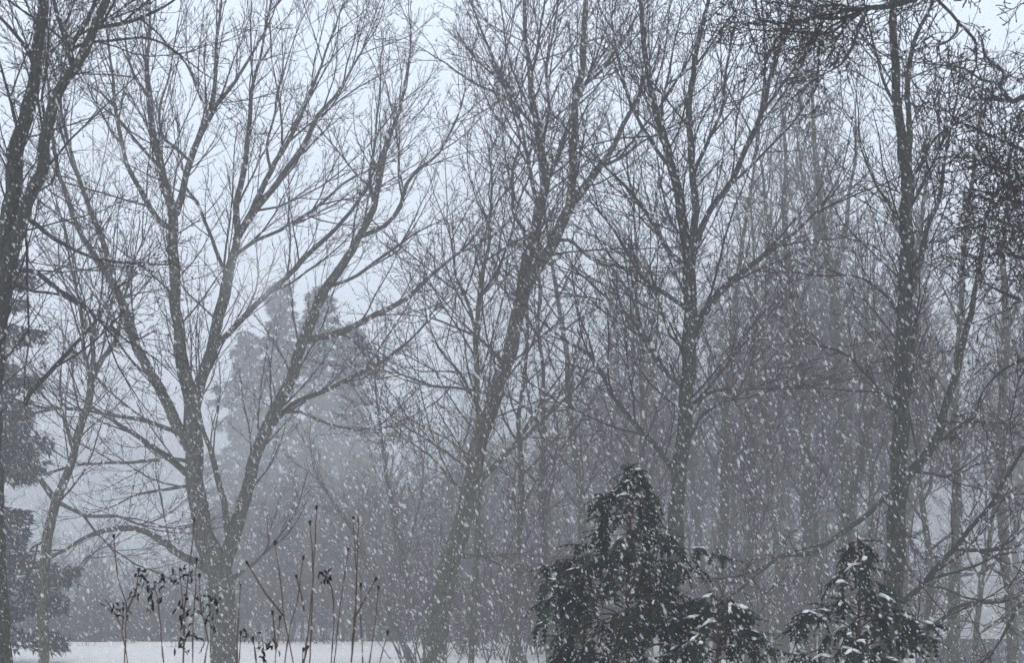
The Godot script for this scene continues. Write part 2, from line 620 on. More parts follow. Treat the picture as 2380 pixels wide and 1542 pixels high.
# ---------------------------------------------------------------- the place
func _ready() -> void:
	var cam := Camera3D.new()
	cam.name = "camera"
	cam.position = EYE
	cam.basis = look
	var lens := CameraAttributesPhysical.new()
	lens.frustum_focal_length = 61.72          # 22 degrees of vertical view
	lens.frustum_near = 0.05
	lens.frustum_far = 900.0
	lens.frustum_focus_distance = 26.0
	lens.exposure_aperture = 10.0
	cam.attributes = lens
	add_child(cam)
	cam.current = true

	var we := WorldEnvironment.new()
	we.name = "weather"
	var env := Environment.new()
	env.background_mode = Environment.BG_SKY
	var sky := Sky.new()
	var sm := ProceduralSkyMaterial.new()
	sm.sky_top_color = Color(0.845, 0.90, 0.965)
	sm.sky_horizon_color = Color(0.995, 1.05, 1.12)
	sm.sky_curve = 0.2
	sm.ground_bottom_color = Color(0.75, 0.78, 0.83)
	sm.ground_horizon_color = Color(0.82, 0.86, 0.92)
	sm.sky_energy_multiplier = 1.15
	sky.sky_material = sm
	env.sky = sky
	env.tonemap_mode = Environment.TONE_MAPPER_LINEAR
	env.tonemap_exposure = 1.09
	env.fog_enabled = true
	env.fog_density = 0.0075
	env.volumetric_fog_enabled = true
	env.volumetric_fog_density = 0.0
	env.fog_light_color = Color(0.972, 0.978, 1.0)
	env.sdfgi_enabled = true
	env.ssao_enabled = true
	env.ssil_enabled = true
	we.environment = env
	add_child(we)
	var sun := DirectionalLight3D.new()
	sun.name = "daylight"
	sun.light_energy = 0.5
	sun.light_angular_distance = 50.0
	sun.light_color = Color(1.0, 0.99, 0.98)
	sun.rotation_degrees = Vector3(-62, 30, 0)
	sun.shadow_enabled = true
	add_child(sun)

	materials()
	setting()
	woods()
	traced()
	evergreens()
	stalks()
	snowfall()
	print("triangles ", tris)


func setting() -> void:
	var g := Tubes.new()
	var xs := PackedFloat32Array()
	var zs := PackedFloat32Array()
	for k in 61: xs.push_back(-60.0 + 2.0 * k)
	xs.insert(0, -95.0); xs.push_back(95.0)
	for k in 56: zs.push_back(12.0 - 2.0 * k if k < 42 else -70.0 - (k - 41) * 1.2)
	for k in 8: zs.push_back(-88.0 - k * 9.0)
	for z in zs:
		for x in xs:
			g.v.push_back(Vector3(x, ground_y(x, z), z))
			g.n.push_back(Vector3(ground_y(x - 0.5, z) - ground_y(x + 0.5, z), 1, ground_y(x, z - 0.5) - ground_y(x, z + 0.5)).normalized())
			g.c.push_back(Color.WHITE)
	var w := xs.size()
	for k in zs.size() - 1:
		for j in w - 1:
			var a := k * w + j
			for q in [a, a + w, a + 1, a + 1, a + w, a + w + 1]:
				g.i.push_back(q)
	tag(part("snowy_ground", g, M.ground, self), "smooth snow covered ground between the trees", "", "", "structure")
	# the low grey wall at the edge of the field
	var lo := at(2130, 1486, 46.0)
	var hi := at(2520, 1486, 46.0)
	var b := CSGBox3D.new()
	b.name = "low_wall"
	b.size = Vector3(hi.x - lo.x, lo.y + 0.2, 0.5)
	b.position = Vector3((lo.x + hi.x) / 2, lo.y / 2 - 0.1, lo.z)
	b.material = M.wall
	add_child(b)
	tag(b, "low grey wall along the open snowy field", "wall")
	# the squall that drifts over the woods beyond the big trees
	var mist := FogMaterial.new()
	mist.density = 0.012
	mist.albedo = Color(0.96, 0.97, 0.99)
	for box in [[Vector3(186, 15, 72), Vector3(0, 6.5, -112.5), "pale squall of blown snow hanging over the far wood"], [Vector3(62, 15, 33), Vector3(29, 6.5, -59), "thinner veil of blown snow among the trees of the nearer wood"]]:
		var bank := FogVolume.new()
		bank.name = numbered("snow_squall")
		bank.shape = RenderingServer.FOG_VOLUME_SHAPE_BOX
		bank.size = box[0]
		bank.position = box[1]
		bank.material = mist
		add_child(bank)
		tag(bank, box[2], "mist", "", "stuff")


func woods() -> void:
	var fine := {"ang": 0.6, "trop": 0.16, "wig": 0.17, "d": [2.0, 3.4, 4.6, 5.0], "l": 1.6, "q": 0.5, "rmin": 0.009, "levels": 4, "bud": 0.0}
	var spread := {"ang": 0.8, "trop": 0.06, "wig": 0.22, "d": [2.0, 3.4, 4.6, 5.0], "l": 1.6, "q": 0.5, "rmin": 0.009, "levels": 4, "bud": 0.0}
	var protos := [
		wild_tree("hazy_tree", "", 501, 11.0, 0.30, fine, "bare trees of the wood behind"),
		wild_tree("hazy_tree", "", 502, 12.0, 0.34, spread, "bare trees of the wood behind"),
		wild_tree("hazy_tree", "", 503, 10.0, 0.38, spread, "bare trees of the wood behind"),
		wild_tree("hazy_tree", "", 504, 13.0, 0.26, fine, "bare trees of the wood behind"),
		wild_tree("tall_hazy_tree", "", 505, 17.0, 0.24, fine, "bare trees of the wood behind"),
		wild_tree("tall_hazy_tree", "", 506, 18.0, 0.27, fine, "bare trees of the wood behind"),
	]
	var brush := [
		wild_tree("brush", "", 601, 4.2, 0.42, spread, "brush at the edge of the wood", "shrub", 6),
		wild_tree("brush", "", 602, 3.4, 0.5, spread, "brush at the edge of the wood", "shrub", 7),
	]
	# zone: [where, tracing x from, to, how many, near, far, scale]
	var zones := [
		["behind the slim forked tree", -40, 420, 12, 78, 92, 0.7, 0],
		["behind the many-stemmed maple", 470, 860, 16, 82, 98, 1.02, 0],
		["between the maple's long limb and the leaning trunk", 840, 1120, 14, 70, 94, 1.08, 0],
		["behind the leaning trunk", 1060, 1330, 10, 52, 84, 1.05, 0],
		["behind the dark upright tree", 1300, 1800, 9, 48, 84, 1.15, 0],
		["among the tall ones behind the dark upright tree", 1480, 1830, 4, 50, 70, 0.95, 4],
		["behind the twin grey trunks", 1800, 2130, 5, 50, 84, 1.15, 0],
		["among the tall ones behind the twin trunks", 1760, 2140, 6, 50, 70, 1.0, 4],
		["among the tall ones by the open field", 2350, 2470, 3, 50, 74, 1.0, 4],
	]
	var order := ["first", "second", "third", "fourth", "fifth", "sixth", "seventh", "eighth", "ninth", "tenth", "eleventh", "twelfth", "thirteenth", "fourteenth", "fifteenth", "sixteenth", "seventeenth", "eighteenth"]
	rng.seed = 77
	var used := [false, false, false, false, false, false]
	var count := 0
	for z in zones:
		for k in z[3]:
			var which: int = count % 4 if z[7] == 0 else 4 + count % 2
			count += 1
			var label := "%s hazy bare tree from left, %s" % [order[k], z[0]]
			var o: Node3D = protos[which]
			if used[which]:
				o = copy(protos[which], label)
			else:
				o.set_meta("label", label)
				used[which] = true
			var x: float = lerpf(z[1], z[2], (k + 0.5 + rng.randf_range(-0.35, 0.35)) / z[3])
			var d: float = rng.randf_range(z[4], z[5])
			var p := at(x, 1400, d)
			p.y = ground_y(p.x, p.z)
			o.position = p
			o.rotation.y = rng.randf() * TAU
			o.scale = Vector3.ONE * z[6] * rng.randf_range(0.85, 1.15)
	rng.seed = 78
	var bz := [["out on the open snow", 60, 560, 5, 58, 70, 0.45], ["below the slim forked tree", 20, 440, 14, 76, 84, 1.0], ["below the maple's far branches", 560, 1000, 10, 70, 84, 1.0], ["around the foot of the leaning trunk", 930, 1300, 9, 36, 60, 0.9],
		["behind the large snowy cedar", 1280, 1780, 9, 36, 58, 1.0], ["left of the tall dark trunk", 1780, 2120, 6, 36, 58, 1.0]]
	var used2 := [false, false]
	count = 0
	for z in bz:
		for k in z[3]:
			var which := count % 2
			count += 1
			var label := "%s clump of leafless brush from the left %s" % [order[k], z[0]]
			var o: Node3D = brush[which]
			if used2[which]:
				o = copy(brush[which], label)
			else:
				o.set_meta("label", label)
				used2[which] = true
			var x: float = lerpf(z[1], z[2], (k + 0.5 + rng.randf_range(-0.3, 0.3)) / z[3])
			var d: float = rng.randf_range(z[4], z[5])
			var p := at(x, 1400, d)
			p.y = ground_y(p.x, p.z)
			o.position = p
			o.rotation.y = rng.randf() * TAU
			o.scale = Vector3.ONE * z[6] * rng.randf_range(0.85, 1.15)
	# slender trees that stand nearer, among the traced ones
	var slim := {"ang": 0.55, "trop": 0.12, "wig": 0.18, "d": [2.0, 4.2, 5.5, 6.0], "l": 1.6, "q": 0.46, "rmin": 0.0042, "levels": 4, "bud": 0.0}
	var wide := {"ang": 0.75, "trop": 0.06, "wig": 0.22, "d": [2.0, 4.2, 5.5, 6.0], "l": 1.6, "q": 0.46, "rmin": 0.0042, "levels": 4, "bud": 0.0}
	var three := [wild_tree("slender_tree", "", 701, 10.5, 0.25, slim, "slender trees among the big ones", "tree", 1, M.twig), wild_tree("slender_tree", "", 702, 9.0, 0.3, wide, "slender trees among the big ones", "tree", 1, M.twig),
		wild_tree("slender_tree", "", 703, 12.0, 0.22, slim, "slender trees among the big ones", "tree", 1, M.twig)]
	rng.seed = 79
	var sz := [["close by the leaning trunk", [1190, 1290], 30, 36], ["between the leaning trunk and the dark upright tree", [1370, 1440, 1520], 28, 38], ["between the dark upright tree and the twin trunks", [1670, 1735, 1800], 28, 38],
		["between the twin trunks and the tall dark tree", [1915, 2030], 30, 38], ["between the tall dark tree and the field", [2150, 2215, 2390], 26, 36]]
	var fresh := [true, true, true]
	count = 0
	for z in sz:
		for k in z[1].size():
			var which: int = count % 3
			count += 1
			var label := "%s slender bare tree from left, %s" % [order[k], z[0]]
			var o: Node3D = three[which]
			if fresh[which]:
				o.set_meta("label", label)
				fresh[which] = false
			else:
				o = copy(three[which], label)
			var p := at(z[1][k], 1400, rng.randf_range(z[2], z[3]))
			p.y = ground_y(p.x, p.z)
			o.position = p
			o.rotation.y = rng.randf() * TAU
			o.scale = Vector3.ONE * rng.randf_range(0.9, 1.15)
	# conifers far behind the maple, and the spruce at the left edge
	var cs := [[652, 640, 132, 5.6, "pale far spruce with the tallest narrow tip behind the maple"], [742, 655, 136, 6.2, "broad pale far spruce behind the maple's right stem"], [820, 740, 140, 5.6, "lowest pale far spruce beside the maple's long right limb"], [575, 760, 138, 5.6, "pale far spruce half hidden by the maple's middle stems"]]
	for k in cs.size():
		var c: Array = cs[k]
		var top := at(c[0], c[1], c[2])
		var base := Vector3(top.x, ground_y(top.x, top.z), top.z)
		conifer("far_spruce", c[4], base, top.y - base.y, c[3], 110, 170, 0.55, Color(0.10, 0.115, 0.11), 0.1, 900 + k, 0.52, "far spruces behind the maple")
	var t2 := at(-95, 400, 50)
	conifer("spruce", "blue grey spruce with snowy layered boughs at the edge", Vector3(t2.x, 0, t2.z), t2.y, 4.3, 240, 480, 0.22, Color(0.065, 0.08, 0.085), 0.06, 950, 0.4)


func traced() -> void:
	var maple := {"ang": 0.52, "trop": 0.13, "wig": 0.17, "d": [3.7, 4.4, 6.0, 6.0], "l": 2.2, "q": 0.42, "rmin": 0.0036, "levels": 4, "bud": 0.2}
	var mid := {"ang": 0.62, "trop": 0.09, "wig": 0.19, "d": [4.7, 4.8, 6.0, 6.0], "l": 2.1, "q": 0.43, "rmin": 0.0036, "levels": 4, "bud": 0.1}
	var near := {"ang": 0.68, "trop": 0.06, "wig": 0.2, "d": [5.0, 5.5, 8.0, 8.0], "l": 1.5, "q": 0.43, "rmin": 0.003, "levels": 4, "bud": 0.05}
	var tangle := {"ang": 0.95, "trop": 0.0, "wig": 0.34, "d": [22.0, 12.0, 16.0], "l": 0.5, "q": 0.5, "rmin": 0.0034, "levels": 3, "bud": 0.4, "budsize": 0.8}
	var grey := {"ang": 0.6, "trop": 0.12, "wig": 0.2, "d": [3.4, 4.0, 5.0, 5.0], "l": 2.5, "q": 0.45, "rmin": 0.006, "levels": 4, "bud": 0.0}

	# the big maple with many stems
	tree("maple", "large many-stemmed grey maple fanning out behind the dry stalks", 30.0, maple, M.bark, M.twig, 101,
		[522, 1542, 66, 518, 1440, 64, 512, 1344, 62, 474, 1243, 46, 454, 1117, 42, 449, 1016, 40, 447, 950, 36, 429, 865, 30, 414, 764, 27, 404, 606, 24, 401, 505, 22, 378, 404, 18, 358, 313, 14, 348, 227, 12, 343, 151, 10, 348, 76, 7, 350, -10, 5])
	limb([442, 1040, 30, 419, 1006, 28, 373, 905, 24, 328, 830, 23, 303, 757, 22, 262, 656, 19, 222, 600, 15, 172, 505, 12, 136, 394, 10, 121, 303, 8, 112, 200, 5])
	limb([256, 645, 13, 242, 570, 12, 197, 454, 10, 172, 373, 9, 151, 303, 7, 140, 200, 5, 150, 90, 3])
	limb([402, 530, 14, 373, 515, 13, 323, 439, 12, 298, 383, 10, 277, 303, 9, 270, 252, 8, 260, 160, 6, 245, 30, 4])
	limb([378, 400, 9, 363, 378, 8, 313, 323, 7, 280, 283, 5, 230, 240, 3])
	limb([270, 252, 7, 235, 215, 5, 195, 190, 4, 160, 140, 3])
	limb([348, 227, 9, 318, 187, 7, 303, 151, 6, 290, 70, 4])
	limb([408, 500, 18, 424, 450, 16, 434, 404, 15, 459, 328, 14, 484, 272, 12, 497, 217, 10, 505, 101, 7, 515, -10, 4])
	limb([490, 262, 10, 545, 192, 8, 570, 151, 7, 606, 91, 5, 640, 20, 3])
	limb([445, 378, 8, 410, 345, 7, 378, 318, 7, 373, 252, 6, 395, 170, 4, 410, 80, 3])
	limb([482, 267, 7, 460, 210, 6, 444, 167, 5, 420, 130, 4, 385, 100, 2])
	limb([449, 965, 30, 466, 890, 27, 484, 840, 26, 505, 757, 26, 525, 666, 26, 540, 606, 20, 552, 545, 16, 550, 479, 14, 560, 429, 13, 575, 353, 12, 580, 278, 10, 588, 202, 8, 606, 126, 6, 625, 30, 4])
	limb([548, 560, 17, 585, 495, 15, 606, 444, 13, 631, 394, 12, 671, 328, 10, 707, 252, 8, 727, 202, 7, 757, 126, 5, 785, 40, 3])
	limb([560, 540, 15, 600, 480, 14, 646, 424, 14, 701, 343, 12, 742, 267, 10, 794, 202, 7, 840, 120, 4])
	limb([631, 394, 8, 620, 340, 6, 640, 260, 5, 655, 180, 4, 690, 80, 2])
	limb([526, 650, 10, 520, 626, 9, 484, 535, 8, 459, 469, 7, 434, 439, 5, 425, 400, 3])
	limb([505, 800, 16, 535, 772, 14, 595, 707, 13, 671, 641, 13, 717, 590, 12, 794, 520, 10, 830, 470, 8, 870, 400, 6, 900, 330, 4])
	limb([540, 600, 9, 600, 556, 8, 651, 535, 8, 727, 490, 8, 794, 429, 6, 850, 400, 4])
	limb([518, 1330, 36, 536, 1270, 34, 555, 1208, 32, 580, 1117, 30, 606, 1026, 28, 641, 956, 27, 681, 865, 26, 716, 764, 25, 757, 671, 23, 794, 621, 20, 834, 555, 17, 870, 479, 15, 885, 404, 13, 895, 353, 11, 920, 283, 8, 935, 227, 7, 950, 151, 5, 955, 60, 3])
	limb([838, 550, 12, 895, 525, 11, 930, 479, 10, 945, 429, 9, 981, 389, 8, 1021, 353, 6, 1061, 278, 5, 1082, 202, 3])
	limb([870, 480, 9, 860, 400, 7, 872, 320, 6, 880, 240, 5, 885, 150, 3])
	limb([712, 792, 18, 794, 772, 16, 855, 742, 14, 940, 696, 11, 1026, 621, 8, 1067, 585, 5], 0.8)
	limb([625, 1000, 13, 681, 941, 12, 794, 890, 11, 895, 835, 9, 966, 779, 6, 1010, 720, 4], 0.7)
	limb([760, 668, 9, 830, 640, 8, 900, 590, 7, 960, 545, 5, 1010, 520, 3], 0.8)
	limb([532, 1250, 16, 515, 1143, 15, 495, 1067, 13, 470, 991, 10, 462, 930, 6], 0.3)
	limb([500, 1335, 30, 469, 1315, 22, 404, 1279, 17, 343, 1238, 15, 283, 1228, 13, 217, 1243, 10, 151, 1279, 6], 0.6)
	limb([445, 1108, 17, 434, 1102, 16, 384, 1057, 14, 303, 1006, 11, 247, 966, 8, 190, 930, 5], 0.6)
	limb([430, 1012, 12, 343, 981, 10, 267, 966, 8, 200, 955, 6, 140, 950, 4], 0.6)
	limb([440, 1075, 9, 394, 1067, 9, 283, 1077, 7, 187, 1079, 5], 0.6)
	limb([447, 1130, 8, 380, 1140, 7, 320, 1150, 5, 250, 1185, 3], 0.8)
	limb([650, 960, 8, 700, 960, 7, 760, 985, 5, 830, 1000, 3], 0.8)
	limb([543, 1345, 12, 570, 1325, 9, 603, 1297, 8], 0.0)

	# the slim tree left of it
	tree("slim_tree", "slim forked grey tree between the spruce and the maple", 25.0, mid, M.bark, M.twig, 102,
		[103, 1542, 26, 101, 1370, 24, 116, 1218, 24, 131, 1168, 22, 156, 1107, 20, 182, 1016, 19, 202, 950, 18, 212, 900, 17, 222, 865, 15, 250, 820, 12, 275, 780, 9, 284, 720, 7, 300, 650, 5, 330, 560, 3])
	limb([131, 1168, 16, 91, 1112, 13, 60, 1098, 10, 30, 1092, 8, -20, 1060, 5], 0.6)
	limb([212, 890, 11, 202, 840, 10, 192, 794, 9, 190, 720, 7, 165, 620, 5, 150, 520, 3])
	limb([218, 875, 10, 218, 800, 9, 225, 740, 7, 240, 660, 5, 235, 560, 3])
	limb([140, 1170, 10, 202, 1200, 9, 273, 1200, 7, 323, 1220, 5], 0.5)
	limb([200, 955, 9, 150, 950, 8, 100, 948, 7, 40, 930, 4], 0.7)
	limb([170, 1060, 8, 190, 1000, 6, 180, 930, 4, 160, 850, 3], 0.7)
	limb([112, 1260, 8, 80, 1270, 6, 40, 1310, 4, -10, 1330, 3], 0.7)
	limb([108, 1340, 7, 160, 1345, 6, 200, 1300, 4, 250, 1270, 3], 0.6)

	# the thick tree at the left edge
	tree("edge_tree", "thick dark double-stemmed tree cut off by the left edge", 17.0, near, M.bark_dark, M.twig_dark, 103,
		[12, 1542, 36, 0, 1400, 40, -14, 1150, 46, -20, 900, 50, 0, 700, 52, 14, 600, 44, 22, 520, 40, 30, 454, 38, 42, 328, 36, 68, 252, 32, 83, 151, 28, 96, 50, 25, 103, -40, 22])
	limb([14, 640, 34, 34, 570, 32, 66, 469, 30, 96, 404, 28, 106, 328, 26, 121, 252, 25, 151, 192, 23, 182, 141, 21, 217, 76, 19, 247, -10, 16])
	limb([170, 155, 16, 160, 110, 14, 156, 91, 13, 131, 30, 9, 120, -30, 6])
	limb([160, 120, 12, 171, 100, 11, 202, 50, 10, 225, -10, 8])
	limb([190, 125, 10, 217, 71, 9, 283, 55, 9, 353, 30, 7, 414, -5, 4], 0.8)
	limb([165, 115, 8, 200, 100, 7, 260, 92, 6, 353, 91, 5, 414, 126, 4, 445, 166, 2], 0.5)
	limb([76, 200, 13, 76, 146, 11, 45, 86, 9, 0, 40, 7], 0.8)
	limb([36, 500, 13, 66, 510, 11, 126, 555, 10, 172, 580, 8, 222, 602, 6], 0.4)
	limb([14, 640, 14, 50, 630, 12, 91, 636, 12, 141, 676, 11, 202, 717, 9, 240, 755, 6], 0.5)
	limb([30, 660, 8, 80, 680, 7, 140, 685, 6, 190, 715, 4], 0.5)
	limb([60, 940, 12, 71, 915, 12, 131, 850, 11, 192, 784, 9, 240, 720, 7, 262, 680, 4], 0.4)
	limb([46, 310, 9, 30, 260, 8, 15, 190, 6, -10, 120, 4])
	limb([110, 300, 8, 100, 230, 6, 108, 160, 5, 118, 80, 3])

	# the leaning tree in the middle
	tree("leaning_tree", "big pale leaning tree whose trunk forks high above the centre", 26.0, mid, M.bark, M.twig, 104,
		[1006, 1542, 56, 1031, 1370, 52, 1067, 1243, 47, 1092, 1143, 43, 1107, 1057, 40, 1127, 991, 38, 1147, 931, 37, 1178, 840, 35, 1198, 764, 34, 1212, 690, 33, 1223, 626, 28, 1240, 545, 27, 1258, 474, 25, 1266, 404, 22, 1255, 328, 18, 1240, 242, 15, 1233, 177, 13, 1223, 101, 11, 1218, -10, 8])
	limb([1212, 690, 30, 1238, 640, 29, 1273, 585, 27, 1309, 520, 26, 1329, 470, 24, 1364, 429, 21, 1400, 379, 16, 1440, 310, 12, 1480, 230, 9, 1510, 140, 5], 0.9)
	limb([1322, 490, 22, 1331, 404, 20, 1334, 328, 18, 1339, 227, 17, 1354, 151, 15, 1357, 50, 13, 1362, -20, 11])
	limb([1262, 450, 14, 1294, 363, 12, 1319, 303, 11, 1337, 242, 10, 1370, 180, 6])
	limb([1344, 207, 10, 1400, 161, 8, 1430, 120, 6, 1470, 50, 4])
	limb([1246, 470, 10, 1233, 404, 9, 1218, 317, 8, 1188, 227, 7, 1147, 141, 6, 1117, 60, 5, 1085, -10, 4])
	limb([1248, 300, 9, 1228, 278, 8, 1178, 227, 7, 1117, 202, 6, 1077, 177, 5, 1036, 146, 4, 991, 121, 3], 0.8)
	limb([1223, 540, 9, 1193, 495, 8, 1193, 394, 7, 1208, 328, 5, 1190, 250, 3])
	limb([1262, 330, 8, 1275, 250, 7, 1270, 150, 6, 1290, 60, 5, 1300, -20, 4])
	limb([1232, 180, 8, 1250, 110, 7, 1262, 30, 5, 1268, -20, 4])
	limb([1240, 270, 7, 1190, 160, 5, 1170, 60, 4, 1160, -20, 3])
	limb([1117, 1117, 16, 1157, 1077, 14, 1208, 1026, 11, 1270, 970, 8, 1340, 900, 5], 0.7)
	limb([1078, 1294, 11, 1120, 1293, 11, 1157, 1291, 10, 1223, 1324, 7, 1270, 1350, 4], 0.5)
	limb([1400, 385, 9, 1440, 370, 8, 1490, 330, 6, 1550, 300, 4])
	limb([1290, 560, 9, 1330, 560, 8, 1370, 600, 6, 1420, 620, 4])
	limb([1170, 850, 9, 1130, 800, 8, 1060, 760, 6, 1000, 740, 4], 0.8)
	limb([1150, 920, 8, 1080, 905, 7, 1000, 895, 6, 930, 870, 4], 0.8)
	limb([1092, 1150, 8, 1050, 1120, 7, 1000, 1060, 5, 940, 1020, 3], 0.9)

	tree("thin_tree", "thin dark upright tree hugging the leaning trunk", 24.0, mid, M.bark, M.twig, 105,
		[1095, 1542, 15, 1108, 1300, 15, 1114, 1100, 14, 1113, 966, 14, 1107, 865, 13, 1107, 764, 12, 1117, 660, 10, 1136, 560, 8, 1142, 430, 5, 1138, 350, 3])
	limb([1107, 780, 9, 1085, 700, 8, 1060, 640, 6, 1050, 560, 4])
	limb([1112, 950, 8, 1070, 870, 7, 1020, 810, 5, 990, 740, 3])
	limb([1110, 700, 8, 1160, 620, 7, 1190, 540, 5, 1200, 460, 3])

	# the dark upright tree right of the middle
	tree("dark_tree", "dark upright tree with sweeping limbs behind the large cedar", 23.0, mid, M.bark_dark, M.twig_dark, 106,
		[1560, 1542, 40, 1568, 1300, 38, 1575, 1130, 36, 1590, 1000, 35, 1600, 850, 34, 1604, 700, 32, 1600, 600, 28, 1585, 500, 24, 1565, 400, 21, 1545, 330, 19, 1530, 280, 17, 1505, 170, 13, 1490, 30, 9, 1485, -20, 7])
	limb([1604, 640, 20, 1615, 500, 18, 1610, 400, 16, 1602, 250, 14, 1620, 120, 11, 1650, -10, 8])
	limb([1610, 780, 24, 1640, 720, 20, 1700, 655, 17, 1760, 605, 13, 1830, 555, 9, 1900, 490, 6])
	limb([1618, 560, 16, 1650, 490, 15, 1700, 420, 14, 1745, 322, 13, 1780, 230, 11, 1800, 130, 9, 1830, 60, 7, 1862, -10, 5])
	limb([1770, 262, 9, 1830, 180, 7, 1880, 110, 5, 1910, 40, 3])
	limb([1598, 620, 13, 1560, 590, 12, 1500, 490, 10, 1440, 420, 8, 1400, 380, 5])
	limb([1600, 720, 12, 1540, 680, 11, 1490, 640, 9, 1430, 540, 7, 1390, 490, 4])
	limb([1596, 900, 14, 1540, 860, 11, 1480, 760, 9, 1420, 700, 6, 1350, 640, 4])
	limb([1578, 1110, 15, 1500, 1010, 13, 1430, 930, 12, 1402, 870, 11, 1365, 822, 10, 1310, 790, 7, 1250, 740, 4], 0.8)
	limb([1560, 390, 11, 1520, 340, 9, 1470, 250, 8, 1440, 150, 6, 1420, 40, 4])
	limb([1610, 400, 10, 1650, 320, 8, 1680, 240, 7, 1690, 140, 5, 1710, 40, 3])
	limb([1595, 950, 10, 1660, 910, 8, 1740, 905, 6, 1810, 905, 4])
	limb([1586, 1060, 10, 1610, 1000, 9, 1640, 960, 6, 1700, 930, 4])
	limb([1600, 820, 9, 1560, 780, 8, 1530, 700, 7, 1510, 620, 4])
	limb([1545, 330, 8, 1540, 240, 7, 1560, 140, 5, 1580, 40, 3])
	limb([1602, 560, 8, 1560, 520, 7, 1540, 440, 5, 1525, 360, 3])

	# the tall dark trunk at the right
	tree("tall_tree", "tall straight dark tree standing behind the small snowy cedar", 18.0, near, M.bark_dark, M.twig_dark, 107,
		[2066, 1542, 50, 2072, 1420, 48, 2082, 1270, 44, 2088, 1112, 40, 2096, 900, 38, 2101, 750, 36, 2106, 600, 32, 2106, 420, 28, 2096, 330, 24, 2086, 250, 21, 2078, 120, 18, 2072, -20, 16])
	limb([2094, 1150, 26, 2106, 1112, 25, 2166, 1042, 22, 2202, 931, 19, 2237, 804, 16, 2262, 700, 13, 2280, 590, 10, 2300, 470, 6], 0.6)
	limb([2104, 720, 16, 2140, 600, 13, 2152, 540, 12, 2180, 470, 10, 2195, 380, 8, 2210, 280, 5])
	limb([2112, 640, 16, 2112, 450, 14, 2113, 300, 13, 2110, 160, 12, 2140, 60, 9, 2180, -20, 6])
	limb([2088, 975, 12, 2081, 956, 11, 2040, 900, 9, 1970, 830, 7, 1900, 800, 4])
	limb([2080, 1120, 12, 2058, 1155, 12, 2020, 1193, 12, 1949, 1243, 11, 1889, 1287, 10, 1818, 1290, 9, 1778, 1324, 7, 1700, 1385, 4], 0.5, -2.5)
	limb([2076, 1440, 14, 2096, 1402, 13, 2157, 1347, 13, 2205, 1287, 12, 2253, 1232, 11, 2289, 1191, 10, 2345, 1100, 8, 2400, 1010, 6], 0.4, -3.0)
	limb([2216, 1275, 11, 2236, 1277, 10, 2265, 1280, 9], 0.2)
	limb([2150, 1352, 8, 2200, 1335, 7, 2262, 1318, 6, 2320, 1290, 4], 0.7)
	limb([2140, 1360, 8, 2180, 1365, 7, 2240, 1390, 5, 2300, 1400, 3], 0.7)
	limb([2072, 1505, 12, 2120, 1475, 11, 2169, 1457, 10, 2217, 1416, 8, 2265, 1406, 6, 2330, 1400, 4], 0.7, -2.0)
	limb([2100, 760, 9, 2060, 690, 8, 2010, 650, 6, 1960, 640, 4])
	limb([2104, 560, 9, 2070, 480, 8, 2030, 420, 6, 2000, 340, 4])
	limb([2088, 260, 8, 2050, 180, 7, 2030, 100, 5, 2010, 20, 3])
	limb([2160, 1050, 8, 2230, 990, 7, 2290, 980, 6, 2370, 990, 4], 0.7)
	limb([2112, 430, 8, 2160, 340, 7, 2200, 300, 6, 2260, 270, 4])
	limb([2090, 1090, 7, 2150, 1100, 6, 2220, 1105, 5, 2290, 1070, 3], 0.9)

	# the grey ones between
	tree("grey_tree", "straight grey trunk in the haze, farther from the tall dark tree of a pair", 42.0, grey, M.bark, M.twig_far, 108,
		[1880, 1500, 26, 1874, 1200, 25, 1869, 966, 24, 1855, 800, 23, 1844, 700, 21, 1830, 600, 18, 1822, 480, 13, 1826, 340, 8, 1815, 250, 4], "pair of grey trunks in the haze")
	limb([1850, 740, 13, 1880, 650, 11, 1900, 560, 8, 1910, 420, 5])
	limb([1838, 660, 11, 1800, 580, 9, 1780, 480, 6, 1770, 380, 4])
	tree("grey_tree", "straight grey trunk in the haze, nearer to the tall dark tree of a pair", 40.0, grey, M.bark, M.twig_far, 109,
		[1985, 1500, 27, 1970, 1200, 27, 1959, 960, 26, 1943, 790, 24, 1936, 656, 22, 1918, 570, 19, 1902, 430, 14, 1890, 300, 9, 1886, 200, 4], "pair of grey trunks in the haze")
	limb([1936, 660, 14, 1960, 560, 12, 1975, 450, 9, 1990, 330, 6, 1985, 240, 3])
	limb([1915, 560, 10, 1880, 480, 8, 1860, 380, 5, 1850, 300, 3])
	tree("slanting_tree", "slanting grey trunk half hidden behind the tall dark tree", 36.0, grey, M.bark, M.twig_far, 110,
		[1930, 1542, 30, 1965, 1250, 28, 2005, 1050, 26, 2040, 930, 24, 2075, 840, 21, 2100, 740, 17, 2130, 600, 12, 2150, 430, 7, 2155, 320, 4])
	limb([2040, 930, 12, 2020, 850, 10, 2010, 760, 7, 2020, 660, 4])
	tree("field_tree", "grey trunk by the open field with branches spreading across the snow", 34.0, grey, M.bark, M.twig, 111,
		[2352, 1542, 26, 2348, 1400, 25, 2330, 1240, 24, 2326, 1000, 22, 2332, 880, 20, 2338, 740, 17, 2330, 600, 13, 2345, 450, 8, 2340, 330, 4])
	limb([2328, 992, 14, 2290, 985, 11, 2240, 988, 8, 2180, 1000, 5])
	limb([2336, 780, 11, 2370, 680, 9, 2400, 560, 6])
	limb([2334, 1290, 8, 2290, 1330, 7, 2230, 1340, 5, 2180, 1330, 3])
	limb([2345, 1390, 8, 2290, 1400, 6, 2230, 1420, 5, 2190, 1440, 3])
